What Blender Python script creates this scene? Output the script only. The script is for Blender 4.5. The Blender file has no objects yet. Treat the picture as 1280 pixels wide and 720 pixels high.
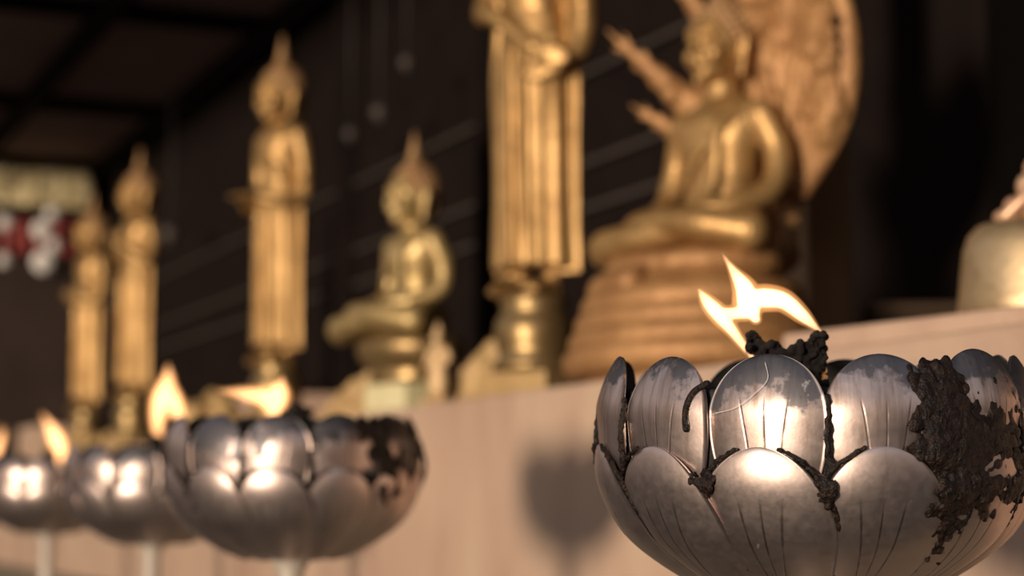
import bpy, bmesh, math, random
from mathutils import Vector, Matrix, noise
R = math.radians
sc = bpy.context.scene
COL = sc.collection
rnd = random.Random(7)

# ------------------------------------------------------------------ camera geometry
W = 0.2                 # diameter of one lamp bowl (m)
F = 2400.0              # focal length in pixels of the 1280 wide frame
EYE = 1.0
PITCH = math.atan(275 / F)
cp, sp = math.cos(PITCH), math.sin(PITCH)
def unproj(x, y, Z):
    xc = (x - 640) / F * Z; yc = (360 - y) / F * Z
    return Vector((xc, Z * cp - yc * sp, EYE + Z * sp + yc * cp))
def zdepth(w): return F * W / w
D = Vector((-0.3962, 0.9182, 0)); N = Vector((-0.9182, -0.3962, 0)); O = Vector((0.0514, 1.868, 0))
def at(s, t, z): return O + D * s - N * t + Vector((0, 0, z))     # s along the altar, t behind its front edge
def place(x, t, z):
    """point at height z, t behind the altar edge, on the pixel column x"""
    best = None
    lo, hi = -1.2, 8.0
    for _ in range(60):
        m = (lo + hi) / 2
        p = at(m, t, z)
        depth = p.y * cp + (z - EYE) * sp
        px = 640 + F * p.x / depth
        if px > x: lo = m
        else: hi = m
    return at((lo + hi) / 2, t, z)
FACE = math.atan2(N.x, -N.y)

# ------------------------------------------------------------------ materials
def nodes(name):
    m = bpy.data.materials.new(name); m.use_nodes = True
    nt = m.node_tree; nt.nodes.clear()
    out = nt.nodes.new('ShaderNodeOutputMaterial')
    b = nt.nodes.new('ShaderNodeBsdfPrincipled')
    nt.links.new(b.outputs[0], out.inputs[0])
    return m, nt, b, out
def nd(nt, t, **kw):
    n = nt.nodes.new(t)
    for k, v in kw.items():
        if k in n.inputs: n.inputs[k].default_value = v
        else: setattr(n, k, v)
    return n
def ramp(nt, src, stops):
    r = nt.nodes.new('ShaderNodeValToRGB'); e = r.color_ramp.elements
    while len(e) < len(stops): e.new(0.5)
    for i, (p, c) in enumerate(stops):
        e[i].position = p; e[i].color = (*c, 1) if len(c) == 3 else c
    nt.links.new(src, r.inputs[0]); return r.outputs[0]
def math_(nt, op, a, b=None, c=None, clamp=False):
    n = nt.nodes.new('ShaderNodeMath'); n.operation = op; n.use_clamp = clamp
    for i, v in enumerate((a, b, c)):
        if v is None: continue
        if isinstance(v, (int, float)): n.inputs[i].default_value = v
        else: nt.links.new(v, n.inputs[i])
    return n.outputs[0]
def mixc(nt, f, a, b):
    n = nt.nodes.new('ShaderNodeMix'); n.data_type = 'RGBA'
    for i, v in ((0, f), (6, a), (7, b)):
        if isinstance(v, (int, float)): n.inputs[i].default_value = v
        elif isinstance(v, tuple): n.inputs[i].default_value = (*v, 1)
        else: nt.links.new(v, n.inputs[i])
    return n.outputs[2]
def noise_n(nt, vec, scale, detail=4, rough=0.55):
    n = nd(nt, 'ShaderNodeTexNoise'); n.inputs['Scale'].default_value = scale
    n.inputs['Detail'].default_value = detail; n.inputs['Roughness'].default_value = rough
    nt.links.new(vec, n.inputs['Vector']); return n.outputs[0]
def bump(nt, b, h, strength, dist):
    n = nd(nt, 'ShaderNodeBump'); n.inputs['Strength'].default_value = strength; n.inputs['Distance'].default_value = dist
    nt.links.new(h, n.inputs['Height']); nt.links.new(n.outputs[0], b.inputs['Normal'])

def simple(name, c1, c2, rough=0.5, metal=0.0, scale=30, bscale=None, bstr=0.3, bdist=0.001, spec=0.5, coord='Object'):
    m, nt, b, o = nodes(name)
    tc = nd(nt, 'ShaderNodeTexCoord')
    n1 = noise_n(nt, tc.outputs[coord], scale)
    nt.links.new(ramp(nt, n1, [(0.3, c1), (0.7, c2)]), b.inputs['Base Color'])
    b.inputs['Metallic'].default_value = metal; b.inputs['Roughness'].default_value = rough
    b.inputs['Specular IOR Level'].default_value = spec
    if bscale: bump(nt, b, noise_n(nt, tc.outputs[coord], bscale, 5), bstr, bdist)
    return m

def gold(name, c1, c2, rough, pleat=False, scales=False, metal=0.85, worn=(0.16, 0.09, 0.03)):
    m, nt, b, o = nodes(name)
    tc = nd(nt, 'ShaderNodeTexCoord'); v = tc.outputs['Object']
    n1 = noise_n(nt, v, 22, 5); n2 = noise_n(nt, v, 90, 4, 0.65)
    base = ramp(nt, n1, [(0.32, c1), (0.68, c2)])
    wf = math_(nt, 'MULTIPLY', math_(nt, 'SUBTRACT', n2, 0.54, clamp=True), 3.0, clamp=True)
    nt.links.new(mixc(nt, wf, base, worn), b.inputs['Base Color'])
    b.inputs['Metallic'].default_value = metal
    nt.links.new(math_(nt, 'ADD', math_(nt, 'MULTIPLY', n2, 0.25), rough - 0.12), b.inputs['Roughness'])
    h = n2
    if scales:
        vo = nd(nt, 'ShaderNodeTexVoronoi'); vo.inputs['Scale'].default_value = 110
        nt.links.new(v, vo.inputs['Vector']); h = vo.outputs['Distance']
    bump(nt, b, h, 0.5, 0.0012 if not scales else 0.002)
    return m

GOLD = gold('gilded_bronze', (0.33, 0.19, 0.07), (0.52, 0.32, 0.13), 0.47, metal=.65)
GOLD_ORANGE = gold('gilded_carving', (0.28, 0.135, 0.052), (0.44, 0.235, 0.095), 0.58, scales=True, metal=0.35)
GOLD_PALE = gold('pale_gilt', (0.36, 0.25, 0.10), (0.50, 0.36, 0.17), 0.48, metal=0.65)
GOLD_DARK = gold('aged_gilt', (0.24, 0.155, 0.065), (0.38, 0.26, 0.12), 0.40, metal=0.8)
GOLD_ROCK = gold('gilt_rockwork', (0.32, 0.20, 0.08), (0.44, 0.29, 0.125), 0.6, metal=0.25)
GOLD_HAIR = gold('gilt_curls', (0.30, 0.165, 0.075), (0.42, 0.25, 0.12), 0.55, scales=True, metal=0.5)
BELL = gold('brushed_bronze', (0.44, 0.31, 0.17), (0.58, 0.43, 0.26), 0.45, metal=.75)
TERRA = simple('rose_gilt', (0.55, 0.32, 0.20), (0.72, 0.46, 0.30), 0.45, 0.5, 60)
CREAM = simple('cream_painted_stone', (0.50, 0.44, 0.24), (0.62, 0.56, 0.34), 0.5, 0, 25, 120, 0.3)
CLAY = simple('unglazed_gilt_clay', (0.52, 0.34, 0.17), (0.68, 0.47, 0.26), 0.6, 0.25, 60, 200, 0.4)
STEEL_POLE = simple('brushed_steel', (0.55, 0.47, 0.40), (0.64, 0.56, 0.48), 0.4, 0.4, 40)
SOOT = simple('soot', (0.006, 0.006, 0.007), (0.03, 0.028, 0.027), 0.75, 0, 120, 260, 0.8, 0.001, 0.3)
TAR = simple('burnt_oil_tar', (0.004, 0.003, 0.003), (0.022, 0.012, 0.008), 0.28, 0, 240, 500, 1.0, 0.0016, 0.2)
CHAR = simple('charred_wick', (0.004, 0.003, 0.0028), (0.012, 0.008, 0.007), 0.9, 0, 200, 500, 1.0, 0.001, 0.25)
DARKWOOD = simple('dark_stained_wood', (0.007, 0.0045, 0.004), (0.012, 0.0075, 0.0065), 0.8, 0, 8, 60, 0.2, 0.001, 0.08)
BROWNWOOD = simple('brown_wood', (0.34, 0.20, 0.105), (0.40, 0.25, 0.14), 0.5, 0, 10, 60, 0.2, 0.001, 0.3)
CEIL = simple('dark_ceiling_boards', (0.26, 0.175, 0.15), (0.31, 0.21, 0.185), 0.8, 0, 5, None, spec=0.2)
BLACK = simple('painted_recess_shade', (0.0018, 0.0015, 0.0013), (0.003, 0.0025, 0.002), 0.85, 0, 6, None, spec=0.03)  # shade of the dark recess put into a near-black colour
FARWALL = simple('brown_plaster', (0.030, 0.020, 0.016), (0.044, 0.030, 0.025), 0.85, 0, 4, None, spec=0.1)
RAIL = simple('dull_rail', (0.045, 0.035, 0.032), (0.065, 0.052, 0.046), 0.6, 0.1, 20)
GROUND = simple('courtyard_paving', (0.075, 0.072, 0.055), (0.115, 0.108, 0.085), 0.8, 0, 3, 40, 0.3)
REDCLOTH = simple('red_cloth', (0.16, 0.018, 0.016), (0.22, 0.03, 0.025), 0.8, 0, 12)
GILTPANEL = simple('carved_gilt_panel', (0.20, 0.13, 0.05), (0.95, 0.80, 0.48), 0.6, 0.1, 16, 40, 0.6, 0.004)
WHITEF = simple('white_petals', (0.55, 0.50, 0.47), (0.78, 0.74, 0.72), 0.7, 0, 40)

def stone_mat():
    m, nt, b, o = nodes('pink_granite')
    tc = nd(nt, 'ShaderNodeTexCoord'); v = tc.outputs['Object']
    mp = nd(nt, 'ShaderNodeMapping'); mp.inputs['Scale'].default_value = (5, 5, 1.6); nt.links.new(v, mp.inputs[0])
    n1 = noise_n(nt, mp.outputs[0], 2.2, 4); n2 = noise_n(nt, v, 260, 3)
    base = ramp(nt, n1, [(0.3, (0.40, 0.26, 0.19)), (0.5, (0.47, 0.32, 0.235)), (0.72, (0.52, 0.37, 0.265))])
    sp_ = math_(nt, 'MULTIPLY', math_(nt, 'SUBTRACT', n2, 0.62, clamp=True), 4, clamp=True)
    nt.links.new(mixc(nt, sp_, base, (0.22, 0.14, 0.11)), b.inputs['Base Color'])
    nt.links.new(math_(nt, 'ADD', math_(nt, 'MULTIPLY', n1, 0.2), 0.2), b.inputs['Roughness'])
    bump(nt, b, n1, 0.08, 0.002)
    return m
STONE = stone_mat()

DARKSTONE = simple('dark_base_stone', (0.10, 0.085, 0.062), (0.15, 0.125, 0.095), 0.5, 0, 6, 80, 0.2)
def petal_mat(name, lower, burn=0.0):
    """pinkish nickel metal, three engraved veins, soot and heat stains that grow towards the tip"""
    m, nt, b, o = nodes(name)
    uv = nd(nt, 'ShaderNodeUVMap'); sx = nd(nt, 'ShaderNodeSeparateXYZ'); nt.links.new(uv.outputs[0], sx.inputs[0])
    u, v = sx.outputs[0], sx.outputs[1]
    info = nd(nt, 'ShaderNodeObjectInfo'); rv = info.outputs['Random']
    tc = nd(nt, 'ShaderNodeTexCoord')
    off = nd(nt, 'ShaderNodeCombineXYZ')
    for i in range(3): nt.links.new(math_(nt, 'MULTIPLY', rv, 37.0 + 11 * i), off.inputs[i])
    add = nd(nt, 'ShaderNodeVectorMath', operation='ADD'); nt.links.new(tc.outputs['Object'], add.inputs[0]); nt.links.new(off.outputs[0], add.inputs[1])
    P = add.outputs[0]
    big = noise_n(nt, P, 34, 5, 0.6); fine = noise_n(nt, P, 260, 4, 0.6); mid = noise_n(nt, P, 95, 4, 0.6)
    uc = math_(nt, 'SUBTRACT', u, 0.5)
    # veins
    h = None
    for k in (-1, 0, 1):
        if lower: cx = math_(nt, 'MULTIPLY', math_(nt, 'POWER', v, 0.7), 0.17 * k)
        else: cx = math_(nt, 'MULTIPLY', math_(nt, 'ADD', math_(nt, 'POWER', v, 2), 0.55), 0.19 * k)
        d = math_(nt, 'ABSOLUTE', math_(nt, 'SUBTRACT', uc, cx))
        l = math_(nt, 'SUBTRACT', 1.0, math_(nt, 'DIVIDE', d, 0.013 if k else 0.011), clamp=True)
        h = l if h is None else math_(nt, 'MAXIMUM', h, l)
    vtop = 0.80 if lower else 0.74
    fade = math_(nt, 'MULTIPLY', math_(nt, 'SUBTRACT', vtop, v), 12.0, clamp=True)
    fade = math_(nt, 'MULTIPLY', fade, math_(nt, 'MULTIPLY', math_(nt, 'SUBTRACT', mid, 0.25), 3.2, clamp=True))
    vein = math_(nt, 'MULTIPLY', h, fade)
    base = ramp(nt, big, [(0.3, (0.51, 0.395, 0.355)), (0.7, (0.62, 0.495, 0.45))])
    # brown heat staining, stretched along the petal
    st = nd(nt, 'ShaderNodeCombineXYZ')
    nt.links.new(math_(nt, 'ADD', math_(nt, 'MULTIPLY', u, 9.0), math_(nt, 'MULTIPLY', rv, 60)), st.inputs[0])
    nt.links.new(math_(nt, 'MULTIPLY', v, 1.3), st.inputs[1])
    streak = noise_n(nt, st.outputs[0], 1.3, 5, 0.65)
    if lower:
        sm = math_(nt, 'MULTIPLY', math_(nt, 'SUBTRACT', streak, 0.60, clamp=True), 1.6, clamp=True)
    else:
        sm = math_(nt, 'MULTIPLY', math_(nt, 'SUBTRACT', streak, 0.47, clamp=True), 3.4, clamp=True)
        sm = math_(nt, 'MULTIPLY', sm, math_(nt, 'MULTIPLY', v, 1.2, clamp=True))
    base = mixc(nt, sm, base, (0.22, 0.12, 0.065))
    base = mixc(nt, math_(nt, 'MULTIPLY', vein, 0.85), base, (0.07, 0.045, 0.035))
    # soot at the tip, and spots
    if lower:
        spot = math_(nt, 'MULTIPLY', math_(nt, 'SUBTRACT', mid, 0.70, clamp=True), 14, clamp=True)
        base = mixc(nt, spot, base, (0.05, 0.035, 0.03))
        rough = math_(nt, 'ADD', math_(nt, 'MULTIPLY', fine, 0.20), 0.31)
        met = math_(nt, 'SUBTRACT', 1.0, math_(nt, 'MULTIPLY', spot, 0.9))
    else:
        lim = math_(nt, 'ADD', math_(nt, 'MULTIPLY', math_(nt, 'SUBTRACT', big, 0.5), 1.5), v)
        lim = math_(nt, 'ADD', lim, math_(nt, 'MULTIPLY', math_(nt, 'SUBTRACT', rv, 0.5), 0.30))
        lim = math_(nt, 'ADD', lim, math_(nt, 'MULTIPLY', math_(nt, 'SUBTRACT', fine, 0.5), 0.25))
        sootm = math_(nt, 'MULTIPLY', math_(nt, 'SUBTRACT', lim, 0.74 - burn), 11.0, clamp=True)
        sootm = math_(nt, 'MULTIPLY', sootm, 0.86)
        base = mixc(nt, sootm, base, (0.095, 0.095, 0.105))
        ash = math_(nt, 'MULTIPLY', math_(nt, 'SUBTRACT', math_(nt, 'ADD', math_(nt, 'MULTIPLY', v, 0.35), mid), 0.98, clamp=True), 9, clamp=True)
        base = mixc(nt, ash, base, (0.62, 0.58, 0.54))
        black = math_(nt, 'MULTIPLY', math_(nt, 'SUBTRACT', math_(nt, 'ADD', big, math_(nt, 'MULTIPLY', rv, 0.08)), 0.70 - burn, clamp=True), 12, clamp=True)
        base = mixc(nt, black, base, (0.018, 0.013, 0.011))
        rough = math_(nt, 'ADD', math_(nt, 'MULTIPLY', fine, 0.16), math_(nt, 'ADD', 0.31, math_(nt, 'MULTIPLY', sootm, 0.14)))
        met = math_(nt, 'SUBTRACT', 1.0, math_(nt, 'MAXIMUM', math_(nt, 'MULTIPLY', ash, 0.9), math_(nt, 'MULTIPLY', black, 0.9)))
    nt.links.new(base, b.inputs['Base Color'])
    nt.links.new(rough, b.inputs['Roughness']); nt.links.new(met, b.inputs['Metallic'])
    hh = math_(nt, 'SUBTRACT', math_(nt, 'MULTIPLY', fine, 0.12), math_(nt, 'MULTIPLY', vein, 0.35))
    hh = math_(nt, 'ADD', hh, math_(nt, 'MULTIPLY', mid, 0.12))
    bump(nt, b, hh, 0.6, 0.0007)
    return m
PET_UP = petal_mat('sooted_lotus_metal', False)
PET_BURNT = petal_mat('burnt_lotus_metal', False, .16)
PET_LO = petal_mat('lotus_metal', True)

def flame_mat(name, strength, col=(1.0, 0.42, 0.135)):
    m = bpy.data.materials.new(name); m.use_nodes = True; nt = m.node_tree; nt.nodes.clear()
    o = nt.nodes.new('ShaderNodeOutputMaterial')
    e = nt.nodes.new('ShaderNodeEmission'); e.inputs[0].default_value = (*col, 1); e.inputs[1].default_value = strength
    nt.links.new(e.outputs[0], o.inputs['Volume'])
    return m
FLAME = flame_mat('flame_glow', 800, (1.0, 0.56, 0.29))
FLAME_SOFT = flame_mat('soft_flame_glow', 280, (1.0, 0.5, 0.22))
FLAME_VEIL = flame_mat('flame_veil', 120)
FLAME_VEIL_SMALL = flame_mat('small_flame_veil', 75)

# ------------------------------------------------------------------ object helpers
def link_mesh(name, bm, mats, parent=None, smooth=True, bevel=0):
    me = bpy.data.meshes.new(name); bm.normal_update(); bm.to_mesh(me); bm.free()
    return link_me(name, me, mats, parent, smooth, bevel)
def link_me(name, me, mats, parent=None, smooth=True, bevel=0):
    me.name = name
    o = bpy.data.objects.new(name, me); COL.objects.link(o)
    me.materials.clear()
    for m in (mats if isinstance(mats, (list, tuple)) else [mats]): me.materials.append(m)
    for p in me.polygons: p.use_smooth = smooth
    if bevel:
        md = o.modifiers.new('bevel', 'BEVEL'); md.width = bevel; md.segments = 2; md.limit_method = 'ANGLE'
    if parent: o.parent = parent
    return o
def tag(o, label, cat, group=None, kind=None):
    if label: o['label'] = label
    if cat: o['category'] = cat
    if group: o['group'] = group
    if kind: o['kind'] = kind
    return o
def empty(name, loc, label, cat, rz=0, group=None, scale=1.0):
    o = bpy.data.objects.new(name, None); COL.objects.link(o)
    o.empty_display_size = 0.02
    o.location = loc; o.rotation_euler = (0, 0, rz); o.scale = (scale,) * 3
    return tag(o, label, cat, group)
def remesh(bm, voxel, smooth_it=2, fac=0.5):
    me = bpy.data.meshes.new('tmp'); bm.to_mesh(me); bm.free()
    o = bpy.data.objects.new('tmp', me); COL.objects.link(o)
    md = o.modifiers.new('r', 'REMESH'); md.mode = 'VOXEL'; md.voxel_size = voxel; md.use_smooth_shade = True
    if smooth_it:
        s = o.modifiers.new('s', 'SMOOTH'); s.iterations = smooth_it; s.factor = fac
    dg = bpy.context.evaluated_depsgraph_get(); dg.update()
    res = bpy.data.meshes.new_from_object(o.evaluated_get(dg))
    bpy.data.objects.remove(o); bpy.data.meshes.remove(me)
    return res
_SPH = {}
def _sphere(seg, rings):
    if (seg, rings) not in _SPH:
        vs = [Vector((0, 0, 1))]
        for j in range(1, rings):
            a = math.pi * j / rings
            vs += [Vector((math.sin(a) * math.cos(2 * math.pi * i / seg), math.sin(a) * math.sin(2 * math.pi * i / seg), math.cos(a))) for i in range(seg)]
        vs.append(Vector((0, 0, -1))); n = len(vs) - 1
        fs = [(0, 1 + i, 1 + (i + 1) % seg) for i in range(seg)]
        for j in range(rings - 2):
            b = 1 + j * seg
            fs += [(b + i, b + seg + i, b + seg + (i + 1) % seg, b + (i + 1) % seg) for i in range(seg)]
        b = 1 + (rings - 2) * seg
        fs += [(b + i, n, b + (i + 1) % seg) for i in range(seg)]
        _SPH[seg, rings] = (vs, fs)
    return _SPH[seg, rings]
def ball(bm, c, r, rot=None, seg=20, rings=12):
    if isinstance(r, (int, float)): r = (r, r, r)
    M = Matrix.Translation(c) @ (rot.to_4x4() if rot else Matrix()) @ Matrix.Diagonal((*r, 1))
    vs, fs = _sphere(seg, rings)
    bv = [bm.verts.new(M @ v) for v in vs]
    for f in fs: bm.faces.new([bv[i] for i in f])
def box(bm, c, s, rot=None):
    M = Matrix.Translation(c) @ (rot.to_4x4() if rot else Matrix()) @ Matrix.Diagonal((*s, 1))
    bmesh.ops.create_cube(bm, size=1, matrix=M)
def sring(bm, rings, cap=True, closed=True):
    """skin between lists of points of equal length"""
    vs = [[bm.verts.new(p) for p in r] for r in rings]
    n = len(vs[0])
    for a, b in zip(vs, vs[1:]):
        for i in range(n if closed else n - 1):
            j = (i + 1) % n
            bm.faces.new((a[i], a[j], b[j], b[i]))
    if cap:
        bm.faces.new(list(reversed(vs[0]))); bm.faces.new(vs[-1])
def loft(bm, secs, n=48):
    rings = []
    for s in secs:
        cx, cy, cz, rx, ry = s[:5]; amp = s[5] if len(s) > 5 else 0; k = s[6] if len(s) > 6 else 14
        rings.append([Vector((cx + (rx + amp * math.cos(k * t)) * math.cos(t), cy + (ry + amp * math.cos(k * t)) * math.sin(t), cz))
                      for t in (2 * math.pi * i / n for i in range(n))])
    sring(bm, rings)
def catmull(pts, n):
    pts = [Vector(p) for p in pts]; out = []
    P = [pts[0] * 2 - pts[1]] + pts + [pts[-1] * 2 - pts[-2]]
    m = len(pts) - 1
    for i in range(n + 1):
        x = i / n * m; k = min(int(x), m - 1); t = x - k
        a, b, c, d = P[k:k + 4]
        out.append(0.5 * ((2 * b) + (c - a) * t + (2 * a - 5 * b + 4 * c - d) * t * t + (3 * b - a - 3 * c + d) * t ** 3))
    return out
def tube(bm, pts, rad, n=14, flat=1.0, up=Vector((0, 0, 1)), samples=None, ends=True):
    """tapered tube along a smooth path; flat squashes it along 'up'"""
    q = [Vector((*p, r)) if False else (Vector(p), r) for p, r in zip(pts, rad)]
    m = samples or max(6, 5 * (len(pts) - 1))
    cp_ = catmull([p for p, _ in q], m)
    rr = [v.x for v in catmull([(r, 0, 0) for _, r in q], m)]
    rr = [max(r, 1e-5) for r in rr]
    rings = []
    for i, p in enumerate(cp_):
        t = (cp_[min(i + 1, m)] - cp_[max(i - 1, 0)]).normalized()
        s = t.cross(up)
        if s.length < 1e-3: s = t.cross(Vector((0.3, 1, 0.1)))
        s.normalize(); u = s.cross(t).normalized()
        rings.append([p + s * rr[i] * math.cos(a) + u * rr[i] * flat * math.sin(a) for a in (2 * math.pi * k / n for k in range(n))])
    sring(bm, rings)
    if ends:
        for p, r in ((cp_[0], rr[0]), (cp_[-1], rr[-1])):
            if r > 4e-4: ball(bm, p, (r * .98, r * .98, r * .98 * min(1, flat + .15)), seg=n, rings=8)
def lathe(bm, prof, n=48, c=(0, 0)):
    rings = [[Vector((c[0] + max(r, 1e-5) * math.cos(t), c[1] + max(r, 1e-5) * math.sin(t), z)) for t in (2 * math.pi * i / n for i in range(n))] for r, z in prof]
    sring(bm, rings)

# ------------------------------------------------------------------ the hall
CZ = 2.28; AZ = 1.119; BACK = 0.66
def slab(name, s0, s1, t0, t1, z0, z1, mat, kind='structure', parent=None, bevel=0):
    bm = bmesh.new()
    c = at((s0 + s1) / 2, (t0 + t1) / 2, (z0 + z1) / 2)
    rot = Matrix.Rotation(math.atan2(D.y, D.x), 3, 'Z')
    box(bm, Vector((0, 0, 0)), (abs(s1 - s0), abs(t1 - t0), z1 - z0))
    o = link_mesh(name, bm, mat, parent, False, bevel)
    o.location = c; o.rotation_euler = (0, 0, math.atan2(D.y, D.x))
    if kind: o['kind'] = kind
    return o
S0, S1 = -1.1, 5.45
bm = bmesh.new(); box(bm, (0, 3, -0.02), (30, 30, 0.04)); fl = link_mesh('floor', bm, GROUND, None, False); fl['kind'] = 'structure'
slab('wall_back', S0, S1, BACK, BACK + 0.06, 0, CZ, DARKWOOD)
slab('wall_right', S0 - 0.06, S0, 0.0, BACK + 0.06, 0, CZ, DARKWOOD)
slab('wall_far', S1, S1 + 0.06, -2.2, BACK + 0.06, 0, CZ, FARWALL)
slab('ceiling', S0 - 0.06, S1 + 0.06, -1.15, BACK + 0.06, CZ, CZ + 0.05, CEIL)
k = 1
for t in (-0.95, -0.34, 0.16, 0.60):
    slab('trim_%d' % k, S0, S1, t - 0.022, t + 0.022, CZ - 0.05, CZ, DARKWOOD); k += 1
for s in (1.9, 3.1, 4.3, 5.40):
    slab('trim_%d' % k, s - 0.022, s + 0.022, -1.15, BACK, CZ - 0.045, CZ - 0.002, DARKWOOD); k += 1
# posts and rails against the back wall
for x, wd, mat in ((432, 0.022, DARKWOOD), (610, 0.02, DARKWOOD), (150, 0.05, DARKWOOD)):
    p = place(x, BACK - 0.03, 1.6); s = (p - O).dot(D)
    slab('trim_%d' % k, s - wd, s + wd, BACK - 0.05, BACK, AZ, CZ - 0.07, mat); k += 1
for z, mat in ((1.52, RAIL), (1.60, RAIL), (1.76, RAIL), (1.30, DARKWOOD)):
    slab('trim_%d' % k, 0.55, S1, BACK - 0.018, BACK, z - 0.004, z + 0.004, mat); k += 1

# brown post and black panel standing in for the shade right of the naga statue
pz = place(1034, 0.40, 1.3); ps = (pz - O).dot(D)
CRATE = simple('dim_brown_wood', (0.035, 0.021, 0.012), (0.055, 0.034, 0.02), 0.7, 0, 10, 60, 0.2, 0.001, 0.15)
o = slab('wooden_post', ps - 0.02, ps + 0.035, 0.36, 0.42, AZ, CZ - 0.06, BROWNWOOD, None, None, 0.004)
tag(o, 'brown wooden post rising behind the seated statue with the serpent hood', 'post')
slab('shade_panel_1', S0 + 0.02, ps + 0.0, BACK - 0.03, BACK - 0.001, AZ, CZ - 0.07, BLACK)

# altar ledge
alt = slab('stone_altar', S0, S1, 0.0, BACK - 0.002, 0.0, AZ, STONE, None, None, 0.004)
tag(alt, 'long low altar of polished pink stone carrying the row of golden statues', 'altar')
pl = slab('trim_%d' % k, S0, S1, -0.045, -0.001, 0.0, 0.855, DARKSTONE, 'structure', None, 0.006); k += 1
# raised pier at the right, its face a hand's breadth in front of the ledge
a = place(977, .003, AZ); a.z = unproj(977, 415, 3.11 * .48).z; b = place(1280, .038, AZ)
dirp = Vector((b.x - a.x, b.y - a.y, 0)).normalized(); nrm = Vector((-dirp.y, dirp.x, 0))
if nrm.y < 0: nrm = -nrm
topz = a.z; L = 0.62; dep = 0.26
bm = bmesh.new(); box(bm, Vector((0, 0, 0)), (L, dep, topz - AZ))
pier = link_mesh('altar_block', bm, STONE, None, False, 0.003)
pier.location = Vector((a.x, a.y, (topz + AZ) / 2)) + dirp * L / 2 + nrm * dep / 2; pier.rotation_euler = (0, 0, math.atan2(dirp.y, dirp.x))
tag(pier, 'raised pink stone slab at the right end of the altar under the bronze bell', 'slab')

# slatted crate in the dark recess
cpos = place(1160, 0.50, AZ)
cr = empty('wooden_crate', cpos, 'dim brown slatted box standing in the dark recess left of the bell', 'box', FACE + R(62))
bm = bmesh.new()
for zz in (0.0, 0.034, 0.068): box(bm, (0, -0.043, 0.016 + zz), (0.125, 0.006, 0.024)); box(bm, (0, 0.043, 0.016 + zz), (0.125, 0.006, 0.024))
for zz in (0.0, 0.034, 0.068): box(bm, (-0.0595, 0, 0.016 + zz), (0.006, 0.08, 0.024)); box(bm, (0.0595, 0, 0.016 + zz), (0.006, 0.08, 0.024))
for sx in (-1, 1):
    for sy in (-1, 1): box(bm, (sx * 0.052, sy * 0.036, 0.049), (0.009, 0.008, 0.098))
box(bm, (0, 0, 0.006), (0.118, 0.08, 0.008))
link_mesh('crate_body', bm, CRATE, cr, False, 0.001)
bm = bmesh.new(); box(bm, (0, 0, 0.103), (0.135, 0.098, 0.010)); link_mesh('lid', bm, CRATE, cr, False, 0.002)

# ------------------------------------------------------------------ lotus oil lamps
PROF = catmull([(0.0, 0, -.53), (.12, 0, -.526), (.235, 0, -.495), (.375, 0, -.39), (.452, 0, -.29), (.480, 0, -.21), (.479, 0, -.13), (.463, 0, -.06), (.440, 0, 0)], 160)
def prof_at(z):
    for p, q in zip(PROF, PROF[1:]):
        if p.z <= z <= q.z:
            f = (z - p.z) / max(q.z - p.z, 1e-9); return p.x + (q.x - p.x) * f
    return PROF[-1].x if z > -0.1 else 0.0
def slope_n(z):
    e = 0.004; dr = prof_at(min(z + e, 0)) - prof_at(max(z - e, -.53)); dz = min(z + e, 0) - max(z - e, -.53)
    n = Vector((dz, -dr)); return n.normalized()      # (radial, up)
def surf(a, z, off=0.0):
    """a: degrees around from the viewer's side (to the right positive); z, off in bowl diameters"""
    n = slope_n(z); r = prof_at(z) + off * n.x; zz = z + off * n.y
    return Vector((r * math.sin(R(a)) * W, -r * math.cos(R(a)) * W, zz * W))
ZR = {True: (-.515, -.188), False: (-.33, 0.0)}
def half_width(lower, v):
    if lower:
        a0 = 19.5; vk = .50
        return a0 if v < vk else a0 * max(0, 1 - ((v - vk) / (1 - vk)) ** 2.1) ** .54
    vk = .58
    if v < vk: return 9.5 + 5.6 * math.sin(math.pi / 2 * v / vk)
    return 15.1 * max(0, 1 - ((v - vk) / (1 - vk)) ** 2.3) ** .5
_AL = {}
def height_at(lower, v):
    """height at the fraction v of the petal's length along the bowl profile"""
    if lower not in _AL:
        z0, z1 = ZR[lower]
        P = [p for p in PROF if z0 - 1e-6 <= p.z <= z1 + 1e-6]; Ls = [0]
        for p, q in zip(P, P[1:]): Ls.append(Ls[-1] + (q - p).length)
        _AL[lower] = (P, Ls)
    P, Ls = _AL[lower]; t = v * Ls[-1]
    for i in range(len(P) - 1):
        if Ls[i + 1] >= t:
            f = (t - Ls[i]) / max(Ls[i + 1] - Ls[i], 1e-9); return P[i].z + (P[i + 1].z - P[i].z) * f
    return P[-1].z
def ease(x): x = max(0, min(1, x)); return x * x * (3 - 2 * x)
def petal_off(lower, u, v):
    k = half_width(lower, v) / (19.5 if lower else 15.1)
    o = 0.013 * (1 - abs(u) ** 2.2) * k + 0.007 * u * k
    if lower: o += .016 + .017 * ease(v / .6) - .021 * max(0, (v - .58) / .42) ** 1.4
    else: o += -.004 + .011 * ease((v - .42) / .3)
    return o
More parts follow.
